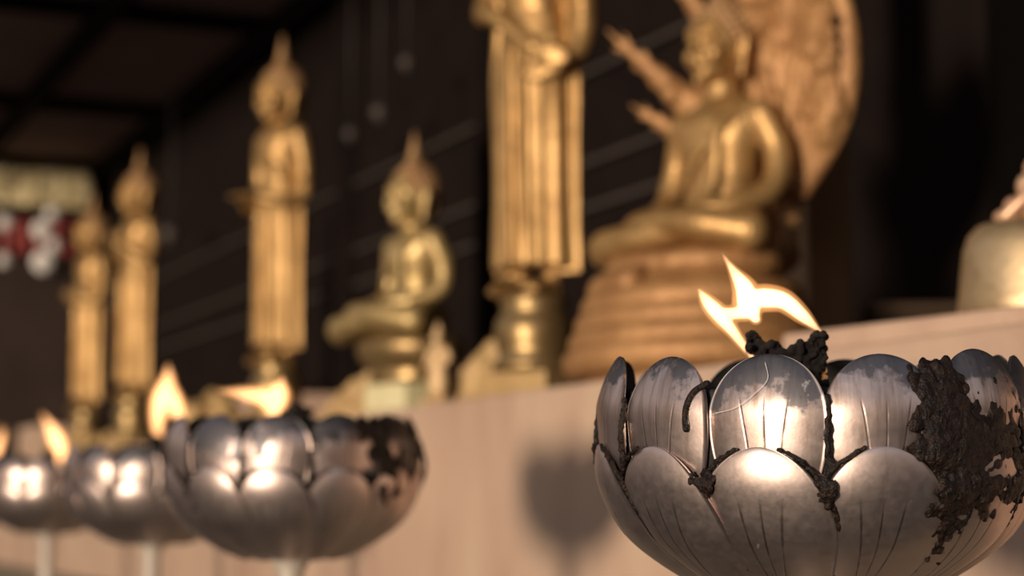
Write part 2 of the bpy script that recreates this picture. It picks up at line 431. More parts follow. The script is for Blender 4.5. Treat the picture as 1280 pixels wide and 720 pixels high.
def petal_bm(lower):
    NU, NV = 26, 40
    def hw(v): return half_width(lower, v)
    def zat(v): return height_at(lower, v)
    bm = bmesh.new(); uvl = bm.loops.layers.uv.new('UVMap')
    grid = {}; th = 0.0055
    for side in (0, 1):
        for j in range(NV + 1):
            v = 1 - (1 - j / NV) ** 2
            z = zat(v)
            for i in range(NU + 1):
                u = -1 + 2 * i / NU
                h = hw(v)
                off = petal_off(lower, u, v)
                off -= side * th
                grid[side, j, i] = (bm.verts.new(surf(u * h, z, off)), (u * .5 * (h / 19.5 if lower else h / 15.1) + .5, v))
    def face(q, mi):
        vs = [g[0] for g in q]
        try: f = bm.faces.new(vs)
        except ValueError: return
        f.material_index = mi
        for l, g in zip(f.loops, q): l[uvl].uv = g[1]
    for j in range(NV):
        for i in range(NU):
            face([grid[0, j, i], grid[0, j, i + 1], grid[0, j + 1, i + 1], grid[0, j + 1, i]], 0)
            face([grid[1, j, i], grid[1, j + 1, i], grid[1, j + 1, i + 1], grid[1, j, i + 1]], 1)
        for i, fl_ in ((0, 0), (NU, 1)):
            q = [grid[0, j, i], grid[0, j + 1, i], grid[1, j + 1, i], grid[1, j, i]]
            face(q if fl_ else q[::-1], 0)
    for i in range(NU):
        face([grid[0, NV, i], grid[0, NV, i + 1], grid[1, NV, i + 1], grid[1, NV, i]], 0)
        face([grid[0, 0, i + 1], grid[0, 0, i], grid[1, 0, i], grid[1, 0, i + 1]], 0)
    bmesh.ops.remove_doubles(bm, verts=bm.verts[:], dist=1e-5)
    return bm
def mesh_of(bm, name, mats):
    me = bpy.data.meshes.new(name); bm.normal_update(); bm.to_mesh(me); bm.free()
    for m in mats: me.materials.append(m)
    for p in me.polygons: p.use_smooth = True
    return me
ME_UP = mesh_of(petal_bm(False), 'petal', [PET_UP, SOOT])
ME_BURNT = mesh_of(petal_bm(False), 'petal', [PET_BURNT, SOOT])
ME_LO = mesh_of(petal_bm(True), 'petal', [PET_LO, SOOT])
def bowl_bm():
    bm = bmesh.new()
    out = [(p.x * W * .975, p.z * W * .985 - .001) for p in PROF if p.z < -.07]
    inn = [(r - .0018, z + .0018) for r, z in reversed(out) if z > -.17 * W] 
    lathe(bm, out + inn + [(.40 * W, -.165 * W), (.2 * W, -.15 * W), (0, -.148 * W)], 72)
    return bm
ME_BOWL = mesh_of(bowl_bm(), 'bowl', [SOOT])

def path_tar(bm, pts, r0, r1, dens, jit, g):
    q = catmull(pts, max(4, int(dens)))
    for p in q:
        ball(bm, p + Vector((g.uniform(-1, 1), g.uniform(-1, 1), g.uniform(-1, 1))) * jit, (g.uniform(r0, r1), g.uniform(r0, r1), g.uniform(r0, r1)), None, 8, 6)
def crevice_tar(offdeg, g, blobs, dense):
    """burnt oil lodged along the tops of the lower petals and hanging in lumps"""
    bm = bmesh.new()
    for k in range(12):
        a0 = offdeg + 30 * k
        for sgn in (-1, 1):
            if g.random() < dense:
                v0 = g.uniform(.5, .62); pts = []
                for f in range(9):
                    v = v0 + (.985 - v0) * f / 8
                    pts.append(surf(a0 + sgn * (half_width(True, v) + .7), height_at(True, v) + .004 * v, max(.015, petal_off(True, sgn, v) - .007)))
                path_tar(bm, pts, .0007, .0015, 110, .0005, g)
        if g.random() < dense:
            pts = [surf(a0 + half_width(True, v) + .3, height_at(True, v), petal_off(True, 1, v) - .006) for v in (.52, .4, .3, .2)]
            path_tar(bm, pts, .0005, .0013, 70, .0004, g)
        if g.random() < .6 * dense:
            path_tar(bm, [surf(a0 + 1.5 + 15, -.09, .006), surf(a0 + 1.5 + 15, -.17, .008), surf(a0 + 1.5 + 15, -.24, .010)], .0008, .0018, 60, .0006, g)
    for (ang, z, spread, n, r0, r1) in blobs:
        for _ in range(int(n * 1.8)):
            aa = ang + g.gauss(0, spread * 1.15); zz = z + g.gauss(0, spread * .010)
            zz = min(-.03, max(-.5, zz)); rr = g.uniform(r0, r1) * 1.25
            base = .010 if zz > -.19 else (.014 if zz > -.25 else .030)
            p = surf(aa, zz, base + g.uniform(-.003, .007)); out = Vector((p.x, p.y, 0)).normalized()
            Mr = Matrix.Rotation(math.atan2(out.x, -out.y), 3, 'Z')
            ball(bm, p, (rr * g.uniform(.7, 1.6), rr * .6, rr * g.uniform(.8, 2.0)), Mr, 8, 6)
    return bm
def wick_bm(g, big):
    bm = bmesh.new()
    if big:
        tube(bm, [(-.004, 0, -.030), (-.003, 0, -.012), (-.004, 0, -.003)], [.008, .0085, .007], 14, ends=False)
        for _ in range(760):
            f = g.random(); x = -.0285 + .0352 * f
            ztop = .0102 - .0062 * math.sin(math.pi * min(1, max(0, f * 1.0))) ** 1.5 + .0016 * math.sin(f * 23) + (.0008 if f > .6 else 0)
            zb = .0025 - .020 * max(0, f - .1) ** .8
            z = g.uniform(zb, ztop)
            ball(bm, (x, g.gauss(0, .0050), z), g.uniform(.0010, .0022), None, 8, 6)
    else:
        tube(bm, [(0, 0, -.030), (0, 0, -.006), (.002, 0, .004)], [.007, .007, .008], 12)
        for _ in range(70):
            ball(bm, (g.gauss(.001, .006), g.gauss(0, .004), g.uniform(-.012, .007)), g.uniform(.0015, .0032), None, 8, 6)
    return bm

def make_lamp(px, py, w, ang0, tilt, label, flame_paths, big=False, blobs=(), seed=1, dense=.5, drips=(), burnt=(200, 201)):
    c = unproj(px, py, zdepth(w))
    root = empty('oil_lamp', (c.x, c.y, 0), label, 'oil lamp', 0, 'lotus oil lamps in front of the altar')
    rim = c.z
    g = random.Random(seed)
    view = math.degrees(math.atan2(-c.x, c.y))           # turn so that 0 degrees looks at the camera
    T = Matrix.Translation((0, 0, rim)) @ Matrix.Rotation(math.atan2(-c.x, c.y), 4, 'Z') @ Matrix.Rotation(R(tilt), 4, 'X')
    def put(o): o.matrix_local = T; return o
    def part(name, me):
        o = bpy.data.objects.new(name, me); COL.objects.link(o); o.parent = root; return o
    put(part('bowl', ME_BOWL))
    for kk in range(12):
        for me, d in ((ME_UP, 0), (ME_LO, -1.5)):
            ai = (ang0 + 30 * kk + 180) % 360 - 180
            dark = me is ME_UP and burnt[0] < ai < burnt[1]
            o = part('petal', ME_BURNT if dark else me)
            if dark: o['label'] = 'petal blackened by burnt oil'
            jz = g.uniform(-.0012, .0012) if me is ME_UP else 0
            o.matrix_local = T @ Matrix.Rotation(R(ang0 + d + 30 * kk + g.uniform(-.8, .8)), 4, 'Z') @ Matrix.Translation((0, 0, jz)) @ Matrix.Rotation(g.uniform(-.012, .012), 4, 'Y')
    # pole with a foot on the ground
    bm = bmesh.new()
    top = rim - .5 * W
    lathe(bm, [(.055, 0), (.055, .006), (.02, .012), (.0098, .02), (.0098, top - .02), (.014, top - .012), (.02, top + .004), (.005, top + .006)], 32)
    link_mesh('pole', bm, STEEL_POLE, root, True)
    me = remesh(crevice_tar(ang0 - 1.5, g, blobs, dense), .0007 if big else .0012, 1)
    put(link_me('tar_residue', me, TAR, root))['kind'] = 'stuff'
    if drips:
        bm = bmesh.new()
        for pts in drips: tube(bm, [surf(*p) for p in pts], [.0016, .0022, .0012][:len(pts)] if len(pts) == 3 else [.0016] * len(pts), 8)
        put(link_me('tar_drip', remesh(bm, .0006, 2), TAR, root))
    me = remesh(wick_bm(g, big), .0007 if big else .0012, 1)
    wk = put(link_me('wick', me, CHAR, root))
    # flame, in the lamp's own frame: pixel offsets from the rim centre scaled to metres
    sc_ = W / w
    TF = Matrix.Translation((0, 0, rim)) @ Matrix.Rotation(math.atan2(-c.x, c.y), 4, 'Z')
    def flame_mesh(k, kz):
        bm = bmesh.new()
        for tongue in flame_paths:
            pts = [((x - px) * sc_, dy * sc_, (py - y) * sc_) for x, y, r, dy in tongue]
            tube(bm, pts, [max(.8, t_[2] * k) * sc_ for t_ in tongue], 14, kz, Vector((0, 1, 0)), 22)
        return remesh(bm, .0007 if big else .0011, 4)
    fl = link_me('flame', flame_mesh(1.25, .75), FLAME_VEIL if big else FLAME_VEIL_SMALL, root)
    fl.matrix_local = TF
    core = link_me('flame_core', flame_mesh(.84, .6), FLAME if big else FLAME_SOFT, fl); core['label'] = 'pale bright flame core'
    fl['label'] = 'orange flame'
    if big:
        bm = bmesh.new()
        tube(bm, [((x - px) * sc_, 0, (py - y) * sc_) for x, y in ((1020, 488), (1028, 472), (1027, 458), (1022, 446))], [.0012, .0024, .0018, .0005], 12)
        em = link_me('flame', remesh(bm, .0005, 2), FLAME_VEIL, root); em.matrix_local = TF; em['label'] = 'small orange flame at the wick'
        bm = bmesh.new()
        tube(bm, [surf(*q) for q in ((-23.5, -.125, .022), (-18, -.115, .027), (-13.5, -.09, .028), (-10.5, -.06, .024), (-11.5, -.025, .018))], [.00013] * 5, 6, samples=30)
        th = link_mesh('thread', bm, WHITEF); th.matrix_world = Matrix.Translation((c.x, c.y, 0)) @ T
        tag(th, 'thin pale thread stuck across the middle front petal of the nearest lamp', 'thread')
    return root

A_blobs = [(32, -.10, 3.2, 150, .0008, .0026), (35, -.17, 3.6, 150, .0008, .0028), (38, -.25, 3.4, 130, .0008, .0028), (46, -.22, 4, 110, .0007, .0022),
           (38, -.34, 2.2, 60, .0007, .002), (53, -.14, 3, 70, .0006, .0018), (58, -.26, 3, 70, .0006, .0018), (3.2, -.265, 1.1, 26, .0005, .0012), (-27, -.255, 1.2, 24, .0005, .0012)]
make_lamp(1014, 447, 550, -11.5, 3.2, 'nearest and largest lotus oil lamp, right of the others, crusted with black tar',
          [[(946, 453, 3, 0), (931, 432, 6, 0), (915, 410, 8.5, 0), (900, 391, 11.5, 0), (885, 374, 9, 0), (875, 359, 2.5, 0)],
           [(894, 388, 9, 0), (914, 390, 9, 0), (934, 388, 11, 0)],
           [(946, 398, 7, 0), (938, 380, 17, 0), (932, 358, 14, 0), (918, 335, 6.5, 0), (904, 312, 1.2, 0)],
           [(938, 372, 13, 0), (958, 371, 15, 0), (981, 375, 13, 0), (1003, 393, 10, 0), (1018, 407, 5.5, 0), (1029, 417, 1.5, 0)]],
          True, A_blobs, 3, .9, [[(-27.0, -.062, .008), (-30.0, -.085, .018), (-31.5, -.12, .019), (-31.2, -.155, .018)]], (40, 100))
make_lamp(366, 521, 323, -7.5, 2.0, 'second largest lotus oil lamp, left of the bare altar face, flame blowing left',
          [[(338, 526, 5, 0), (344, 508, 13, 0), (348, 490, 14, 0), (352, 474, 4, 0)],
           [(342, 512, 10, 0), (330, 498, 12, 0), (302, 492, 8, 0), (272, 489, 2, 0)]],
          False, [(40, -.06, 4, 40, .001, .003), (50, -.2, 5, 40, .001, .0025), (75, -.1, 3, 30, .001, .0025)], 5, .8,
          [[(82, -.1, .02), (84, -.2, .03), (85, -.3, .03)]], (15, 110))
make_lamp(193, 556, 226, -12, 2.0, 'middle lotus oil lamp of the five, partly behind the second, with an upright forked flame',
          [[(200, 556, 4, 0), (196, 530, 8, 0), (200, 500, 12, 0), (207, 478, 9, 0), (208, 456, 2, 0)],
           [(222, 548, 4, 0), (224, 525, 7, 0), (216, 503, 11, 0), (212, 480, 5, 0)]], False, [], 8, .6)
make_lamp(62, 570, 176, -4, 2.0, 'fourth lotus oil lamp from the right, its small flame leaning left',
          [[(72, 577, 5, 0), (74, 562, 9, 0), (66, 542, 8, 0), (52, 518, 2, 0)]], False, [], 11, .5)
make_lamp(-38, 578, 144, 5, 2.0, 'farthest lotus oil lamp, only the tip of its flame entering at the left edge',
          [[(-12, 584, 4, 0), (-8, 565, 6, 0), (-2, 548, 5, 0), (1, 534, 1.5, 0)]], False, [], 13, .4)

# ------------------------------------------------------------------ statues
def head_into(bm, c, s, lean=0):
    """face, jaw, nose, brow, lips, long ear lobes; c is the head centre, s scales a 0.07 high head"""
    def P(x, y, z): return Vector(c) + Vector((x, y, z)) * s
    ball(bm, P(0, .002, .004), (.0275 * s, .031 * s, .036 * s))
    ball(bm, P(0, -.006, -.014), (.0215 * s, .024 * s, .025 * s))
    ball(bm, P(0, -.021, -.031), (.009 * s, .008 * s, .007 * s))                 # chin
    tube(bm, [P(0, -.027, .010), P(0, -.033, -.002), P(0, -.0355, -.008)], [.0028 * s, .0034 * s, .0045 * s], 10)
    for k in (-1, 1):
        ball(bm, P(k * .004, -.0315, -.0095), .0032 * s)
        tube(bm, [P(k * .003, -.029, .010), P(k * .011, -.029, .0145), P(k * .021, -.022, .010)], [.0016 * s, .0022 * s, .0014 * s], 8)
        ball(bm, P(k * .011, -.0262, .0045), (.0068 * s, .0042 * s, .0038 * s))  # lowered eyelids
        ball(bm, P(k * .014, -.022, -.012), (.009 * s, .007 * s, .010 * s))      # cheeks
        tube(bm, [P(k * .0285, .004, .012), P(k * .0315, .006, .002), P(k * .030, .004, -.012), P(k * .0285, .002, -.030)], [.003 * s, .0055 * s, .004 * s, .004 * s], 10)
    tube(bm, [P(-.009, -.0275, -.0185), P(0, -.0325, -.0175), P(.009, -.0275, -.0185)], [.0012 * s, .0024 * s, .0012 * s], 8)
    tube(bm, [P(-.007, -.0275, -.0215), P(0, -.0315, -.0225), P(.007, -.0275, -.0215)], [.0012 * s, .0026 * s, .0012 * s], 8)
    tube(bm, [P(0, .006, -.02), P(0, .006, -.055)], [.0155 * s, .0175 * s], 14)   # neck
def hair_parts(root, c, s, tall=.055):
    bm = bmesh.new()
    def P(x, y, z): return Vector(c) + Vector((x, y, z)) * s
    ball(bm, P(0, .009, .013), (.0315 * s, .0315 * s, .0325 * s), None, 32, 20)
    ball(bm, P(0, .016, -.008), (.029 * s, .026 * s, .028 * s))
    ball(bm, P(0, .006, .043), (.0135 * s, .0135 * s, .012 * s))
    g = random.Random(2)
    for i in range(150):                                     # snail-shell curls
        f = (i + .5) / 150; z = 1 - 1.35 * f; r = math.sqrt(max(0, 1 - z * z)); t = i * 2.39996
        p = P(.0315 * r * math.cos(t), .009 + .0315 * r * math.sin(t), .013 + .0325 * z)
        if p.y < c[1] - .016 * s and p.z < c[2] + .018 * s: continue
        ball(bm, p, .0034 * s, None, 8, 6)
    h = link_me('hair', remesh(bm, .0012 * s, 1), GOLD_HAIR, root)
    bm = bmesh.new()
    lathe(bm, [(.0085 * s, -.002 * s), (.0095 * s, .003 * s), (.0066 * s, .006 * s), (.0075 * s, .010 * s), (.0060 * s, .016 * s), (.0038 * s, tall * .62 * s), (.0021 * s, tall * .85 * s), (.0004, tall * s)], 24)
    f = link_mesh('finial', bm, GOLD_HAIR, h); f.location = P(0, .006, .053)
def hand_into(bm, wrist, direction, up, s=1.0, curl=.35, side=1):
    """palm, four unequal bent fingers and a thumb leaving the palm's side"""
    d = Vector(direction).normalized(); u = Vector(up); u = (u - d * u.dot(d)).normalized(); x = d.cross(u) * side
    w = Vector(wrist)
    M = Matrix((x, d, u)).transposed()
    ball(bm, w + d * .013 * s, (.0105 * s, .0145 * s, .0055 * s), M)
    for i, (o, l) in enumerate(((-.0078, .017), (-.0026, .020), (.0027, .0185), (.0078, .014))):
        b0 = w + d * .023 * s + x * o * s
        tube(bm, [b0, b0 + d * l * .5 * s - u * curl * .003 * s, b0 + d * l * s - u * curl * .010 * s], [.0027 * s, .0025 * s, .0019 * s], 8)
    b0 = w + d * .008 * s - x * .009 * s
    tube(bm, [b0, b0 - x * .006 * s + d * .007 * s, b0 - x * .006 * s + d * .016 * s], [.0031 * s, .0029 * s, .0022 * s], 8)

def standing(px, t, yaw, label, pose, s=1.0, pedestal='round', mat=GOLD, group='standing golden statues', shade=None):
    p = place(px, t, AZ)
    root = empty('buddha_statue', p, label, 'statue', FACE + R(yaw), group, s)
    z0 = .110                                                   # top of the pedestal
    def lift(x): return (x[0], x[1], x[2] + z0, *x[3:])
    bm = bmesh.new()
    # robed body: hem, thighs, hips, waist, chest, shoulders
    loft(bm, [lift(x) for x in [(0, 0, .030, .047, .033, .0022), (0, 0, .036, .048, .034, .0022), (0, 0, .10, .046, .033, .0020), (0, 0, .18, .046, .034, .0016), (0, -.001, .235, .046, .035, .0008),
          (0, 0, .275, .041, .031), (0, 0, .305, .037, .028), (0, -.003, .34, .043, .032), (0, -.002, .362, .048, .030), (0, .001, .378, .043, .025), (0, .003, .388, .026, .019), (0, .004, .396, .017, .016)]], 96)
    # outer robe hanging from the arms
    for k in (-1, 1):
        rings = []
        for z, x0, x1, y0, th in ((.022, .026, .058, .006, .007), (.08, .028, .057, .006, .0065), (.16, .03, .058, .006, .006), (.24, .03, .061, .006, .006), (.30, .03, .058, .006, .006), (.355, .03, .05, .004, .008)):
            n = 20
            rings.append([Vector((k * ((x0 + x1) / 2 + (x1 - x0) / 2 * math.cos(a)), y0 + th * math.sin(a) + .003 * math.sin(3 * math.cos(a) + 9 * z), z + z0)) for a in (2 * math.pi * i / n for i in range(n))])
            if k < 0: rings[-1].reverse()
        sring(bm, rings)
    # collar and hem folds of the robe
    tube(bm, [(-.046, -.012, z0 + .372), (-.01, -.030, z0 + .35), (.03, -.034, z0 + .315), (.041, -.02, z0 + .285)], [.003, .0035, .003, .0025], 10)
    tube(bm, [(-.006, -.037, z0 + .262), (-.004, -.038, z0 + .15), (-.002, -.037, z0 + .034)], [.0028, .003, .0032], 8)
    tube(bm, [(.014, -.036, z0 + .262), (.016, -.036, z0 + .15), (.02, -.033, z0 + .034)], [.002, .0022, .0026], 8)
    # arms
    for k in (-1, 1):
        sh = Vector((k * .047, .002, .366 + z0))
        if pose == 'forward':
            pts = [sh, (k * .058, .006, .318 + z0), (k * .057, .004, .265 + z0), (k * .044, -.030, .256 + z0), (k * .020, -.056, .262 + z0)]; hd = (-k * .55, -1, .05); up = (0, .2, 1)
        elif pose == 'low':
            if k < 0: pts = [sh, (-.063, .004, .340 + z0), (-.060, -.010, .312 + z0), (-.024, -.042, .300 + z0), (.034, -.044, .256 + z0)]; hd = (1, .1, -.5); up = (0, -1, .1)
            else: pts = [sh, (.061, .006, .315 + z0), (.062, .004, .275 + z0), (.060, -.006, .25 + z0), (.055, -.020, .238 + z0)]; hd = (-.8, -.5, -.2); up = (.3, -1, .1)
        elif pose == 'waist':
            pts = [sh, (k * .061, .006, .32 + z0), (k * .060, -.004, .272 + z0), (k * .036, -.032, .268 + z0), (k * .004, -.044 - .008 * (k > 0), .278 + z0)]; hd = (-k * 1, -.1, .15); up = (0, -1, .1)
        else:   # chest
            pts = [sh, (k * .061, .004, .32 + z0), (k * .058, -.012, .288 + z0), (k * .036, -.036, .306 + z0), (k * .010, -.044 - .008 * (k > 0), .326 + z0)]; hd = (-k * 1, -.1, .6); up = (0, -1, .1)
        tube(bm, pts, [.0150, .0135, .0125, .0105, .0078], 14)
        hand_into(bm, pts[-1], hd, up, 1.0, .4, -k)
    # ankles and feet
    for k in (-1, 1):
        tube(bm, [(k * .020, .004, .05 + z0), (k * .020, .004, .02 + z0), (k * .021, .004, .008 + z0)], [.0105, .0092, .0108], 14)
        tube(bm, [(k * .021, .012, .0075 + z0), (k * .022, -.010, .0075 + z0), (k * .0245, -.034, .0052 + z0)], [.0085, .0095, .0075], 14)
        for q in range(5): ball(bm, (k * (.0185 + .0033 * q), -.0405 + .0014 * q, .0042 + z0), (.0022, .005, .0028), None, 8, 6)
    c = (0, -.004, .434 + z0); hs = 1.12
    head_into(bm, c, hs)
    link_me('body', remesh(bm, .0019, 1), mat, root)
    hair_parts(root, c, hs, .040)
    # pedestal: bulging lotus drum on a moulded ring and a square block
    bm = bmesh.new()
    lathe(bm, [(.030, .030), (.043, .031), (.044, .040), (.037, .046), (.040, .058), (.0425, .072), (.040, .086), (.033, .094), (.036, .100), (.036, .108), (.0345, .110), (.001, .110)], 48)
    link_mesh('lotus_pedestal', bm, GOLD_DARK, root)
    bm = bmesh.new(); box(bm, (0, 0, .015), (.090, .080, .030)); link_mesh('plinth', bm, CREAM if pedestal == 'cream' else GOLD_ROCK, root, False, .002)
    return root

def seated_body(root, z0, mat, tall=1.0, back=0.0):
    bm = bmesh.new()
    def Z(p):
        e = max(0, p[2] - .048)
        return (p[0], p[1] + back * min(1, e / .04), p[2] + e * (tall - 1) + z0)
    # crossed legs
    for k in (-1, 1):
        tube(bm, [Z((k * .030, .010, .026)), Z((k * .066, -.030, .024)), Z((k * .094, -.056, .017))], [.030, .027, .021], 16, .9)
        tube(bm, [Z((k * .094, -.056, .017)), Z((k * .05, -.078, .018 + .009 * (k > 0))), Z((-k * .012, -.078, .022 + .012 * (k > 0))), Z((-k * .050, -.060, .036 if k > 0 else .026))], [.021, .019, .0155, .0125], 16, .9)
        tube(bm, [Z((-k * .046, -.063, .034 if k > 0 else .026)), Z((-k * .066, -.048, .038 if k > 0 else .026))], [.0095, .007], 12)
    ball(bm, Z((0, -.03, .018)), (.07, .05, .017))
    # torso
    loft(bm, [(*Z((0, .012, .002))[:3], .055, .036), (*Z((0, .010, .03)), .050, .034), (*Z((0, .006, .06)), .040, .029), (*Z((0, .003, .085)), .041, .030), (*Z((0, .000, .112)), .048, .034), (*Z((0, .001, .130)), .053, .032),
              (*Z((0, .004, .143)), .046, .026), (*Z((0, .007, .153)), .026, .018), (*Z((0, .008, .162)), .016, .015)], 64)
    # robe over the left shoulder, with its hanging strip
    tube(bm, [Z((.046, -.004, .144)), Z((.026, -.034, .118)), Z((-.008, -.037, .088)), Z((-.036, -.022, .064))], [.003, .0034, .0034, .0028], 10)
    tube(bm, [Z((.031, .004, .150)), Z((.026, -.034, .120)), Z((.022, -.034, .070)), Z((.018, -.045, .042))], [.006, .0072, .007, .006], 12, .5, Vector((0, 1, 0)))
    for k in (-1, 1):
        pts = [Z((k * .051, .004, .134)), Z((k * .067, .010, .100)), Z((k * .069, .004, .066)), Z((k * .048, -.030, .050)), Z((k * .020, -.054, .046))]
        tube(bm, pts, [.0165, .0150, .0132, .0112, .0085], 14)
        hand_into(bm, pts[-1], (-k, -.25, -.1), (0, 0, 1), 1.05, .2, k)
    c = Z((0, -.002, .200))
    head_into(bm, c, 1.06)
    b = link_me('body', remesh(bm, .0019, 1), mat, root)
    hair_parts(root, c, 1.06, .038)
    return b

standing(668, .095, 28, 'large standing golden statue with its head above the frame, one forearm across its waist', 'low', 1.08, 'round', GOLD)
standing(345, .095, 20, 'standing golden statue in left profile with forearms held out forward', 'forward', 1.02, 'round', GOLD)
standing(166, .085, 16, 'taller right one of the two far standing golden statues at left', 'chest', 1.0, 'round', GOLD)
standing(108, .080, 14, 'shorter left one of the two far standing golden statues, hands at the waist', 'waist', .96, 'round', GOLD)

# seated statue without a hood
p = place(513, .10, AZ)
st = empty('buddha_statue', p, 'seated golden statue with a spire on its head, above the cream block', 'statue', FACE + R(12), 'seated golden statues', .96)
SZ = .108
seated_body(st, SZ, GOLD_PALE)
bm = bmesh.new()
lathe(bm, [(.040, .046), (.056, .047), (.060, .053), (.056, .060), (.060, .068), (.072, .080), (.078, .094), (.076, .104), (.070, .109), (.001, .110)], 48)
bmesh.ops.scale(bm, vec=(1.12, .92, 1), verts=bm.verts[:])
link_mesh('lotus_seat', bm, GOLD_DARK, st)
bm = bmesh.new(); box(bm, (0, 0, .023), (.105, .085, .046)); link_mesh('plinth', bm, CREAM, st, False, .002)

# seated statue sheltered by the serpent
p = place(878, .150, AZ)
st = empty('naga_buddha_statue', p, 'seated golden statue on serpent coils under a fanned hood of serpent heads', 'statue', FACE + R(20), 'seated golden statues', 1.0)
CH = .117
bm = bmesh.new()
turns = 4.6; n = 240; pts = []; rad = []
for i in range(n + 1):
    f = i / n; a = 2 * math.pi * turns * f + 1.0
    r = .119 - .030 * f
    pts.append(Vector((r * 1.04 * math.cos(a), r * .92 * math.sin(a) - .012, .0165 + (CH - .034) * f)))
rings = []
for i, q in enumerate(pts):
    tg = (pts[min(i + 1, n)] - pts[max(i - 1, 0)]).normalized()
    out = Vector((q.x, q.y, 0)).normalized(); up = Vector((0, 0, 1))
    rr = .0185 if i > 8 else .004 + .0145 * i / 8
    rings.append([q + out * rr * math.cos(t) + up * rr * .92 * math.sin(t) for t in (2 * math.pi * k_ / 20 for k_ in range(20))])
sring(bm, rings)
loft(bm, [(0, -.012, .002, .118, .105), (0, -.012, CH * .5, .106, .095), (0, -.012, CH - .006, .088, .076)], 40)
link_mesh('serpent_coils', bm, GOLD_ORANGE, st)
# cushion of lotus petals between coils and legs
bm = bmesh.new()
loft(bm, [(0, -.008, CH - .012, .082, .066), (0, -.010, CH - .004, .097, .077), (0, -.010, CH + .006, .098, .078, .001, 30), (0, -.010, CH + .014, .092, .072), (0, -.010, CH + .016, .02, .02)], 120)
link_mesh('lotus_cushion', bm, GOLD_ORANGE, st)
before = set(st.children)
seated_body(st, CH + .012, GOLD, 1.17, .014)
# hood: thick carved shield and the spired heads
ZB = CH + .012
bm = bmesh.new()
def HZ(x, y, z): return Vector((x + .008, y + .014, z + ZB + .032))
tube(bm, [HZ(0, .055, -.02), HZ(0, .062, .06), HZ(0, .058, .14), HZ(0, .046, .22)], [.042, .050, .062, .05], 20, .45, Vector((0, 1, 0)))
tube(bm, [HZ(.03, .055, .05), HZ(.075, .055, .12), HZ(.092, .045, .19), HZ(.096, .03, .26)], [.034, .044, .044, .030], 20, .4, Vector((0, 1, 0)))
tube(bm, [HZ(-.03, .055, .06), HZ(-.05, .055, .12), HZ(-.052, .045, .19)], [.03, .034, .03], 20, .4, Vector((0, 1, 0)))
g = random.Random(4)
for k_ in range(46):          # carved flame crests along the shield
    x = g.uniform(.0, .112); z = .09 + g.random() * .17
    tube(bm, [HZ(x, .045, z - .012), HZ(x + .004, .034, z + .006), HZ(x + .006, .028, z + .028)], [.007, .006, .0012], 8)
link_me('serpent_hood', remesh(bm, .0028, 1), GOLD_ORANGE, st)
def naga_head(base, mid, tip, r, crest=True):
    bm = bmesh.new()
    b0, m0, t0 = (HZ(*q) for q in (base, mid, tip))
    pts = catmull([b0, m0, t0], 8)
    tube(bm, pts, [r * .95, r * 1.05, r * 1.1, r * 1.0, r * .82, r * .60, r * .42, r * .22, .0012], 14, .7, Vector((0, 1, 0)), 24)
    for i in range(1, 8):       # crest of backward spikes
        d = (pts[i] - pts[i - 1]).normalized(); s = d.cross(Vector((0, 1, 0))).normalized()
        for k in (-1, 1):
            q = pts[i] + s * k * r * (.85 - .08 * i)
            tube(bm, [q - d * .006, q + s * k * .003 + d * .003, q + s * k * .004 + d * .014], [r * .15, r * .1, .0006], 8)
    ball(bm, m0 + Vector((0, -r * .55, 0)), (r * .6, r * .5, r * .6))
    link_me('serpent_head', remesh(bm, .002, 1), GOLD_ORANGE, st)
naga_head((-.052, .045, .125), (-.088, .026, .160), (-.150, -.024, .237), .0195)
naga_head((-.055, .045, .086), (-.080, .032, .110), (-.128, -.010, .152), .0145)
naga_head((-.035, .045, .185), (-.052, .030, .232), (-.078, -.012, .300), .0165)
naga_head((0, .045, .22), (0, .026, .275), (0, -.025, .345), .021)
naga_head((.045, .045, .20), (.062, .028, .262), (.085, -.012, .330), .0185)
naga_head((.085, .04, .18), (.108, .022, .232), (.124, -.014, .300), .0185)
naga_head((.078, .045, .12), (.108, .03, .160), (.134, -.006, .222), .0165)

for ch in st.children:
    if ch not in before: ch.location.y += .018
# ------------------------------------------------------------------ small things on the altar
# tiny standing figure
p = place(547, .06, AZ)
tf = empty('figurine', p, 'tiny pale gilt figurine standing between the cream block and the gilded rock', 'figurine', FACE + R(25))
bm = bmesh.new()
loft(bm, [(0, 0, .018, .010, .008), (0, 0, .024, .013, .010), (0, 0, .04, .0135, .0105), (0, 0, .052, .0115, .0095), (0, 0, .062, .0135, .010), (0, .001, .072, .0145, .0095), (0, .001, .078, .010, .007), (0, .001, .082, .0045, .0045)], 32)
for k in (-1, 1):
    tube(bm, [(k * .0135, .001, .073), (k * .018, .001, .064), (k * .0165, -.004, .057), (k * .004, -.0105, .064)], [.0042, .004, .0036, .003], 10)
    tube(bm, [(k * .005, 0, .022), (k * .005, 0, .012), (k * .0055, -.006, .010)], [.0042, .0036, .0036], 10)
    ball(bm, (k * .002, -.0118, .067), (.0024, .0022, .0045))
ball(bm, (0, -.001, .089), (.0066, .0072, .0085)); ball(bm, (0, -.008, .088), (.0013, .002, .0022))
tube(bm, [(0, .001, .086), (0, .001, .076)], [.004, .0045], 10)
link_me('body', remesh(bm, .0010, 1), CLAY, tf)
bm = bmesh.new(); lathe(bm, [(.0052, 0), (.006, .002), (.0045, .005), (.0022, .009), (.0003, .014)], 16); o = link_mesh('finial', bm, CLAY, tf); o.location = (0, .001, .0955)
bm = bmesh.new(); ball(bm, (0, 0, .005), (.021, .018, .0075)); ball(bm, (-.012, -.004, .008), (.012, .010, .007)); ball(bm, (.006, .004, .008), (.014, .012, .006))
me = remesh(bm, .0012, 2)
for v in me.vertices: v.co.z = max(v.co.z, 0)
link_me('base', me, CLAY, tf)

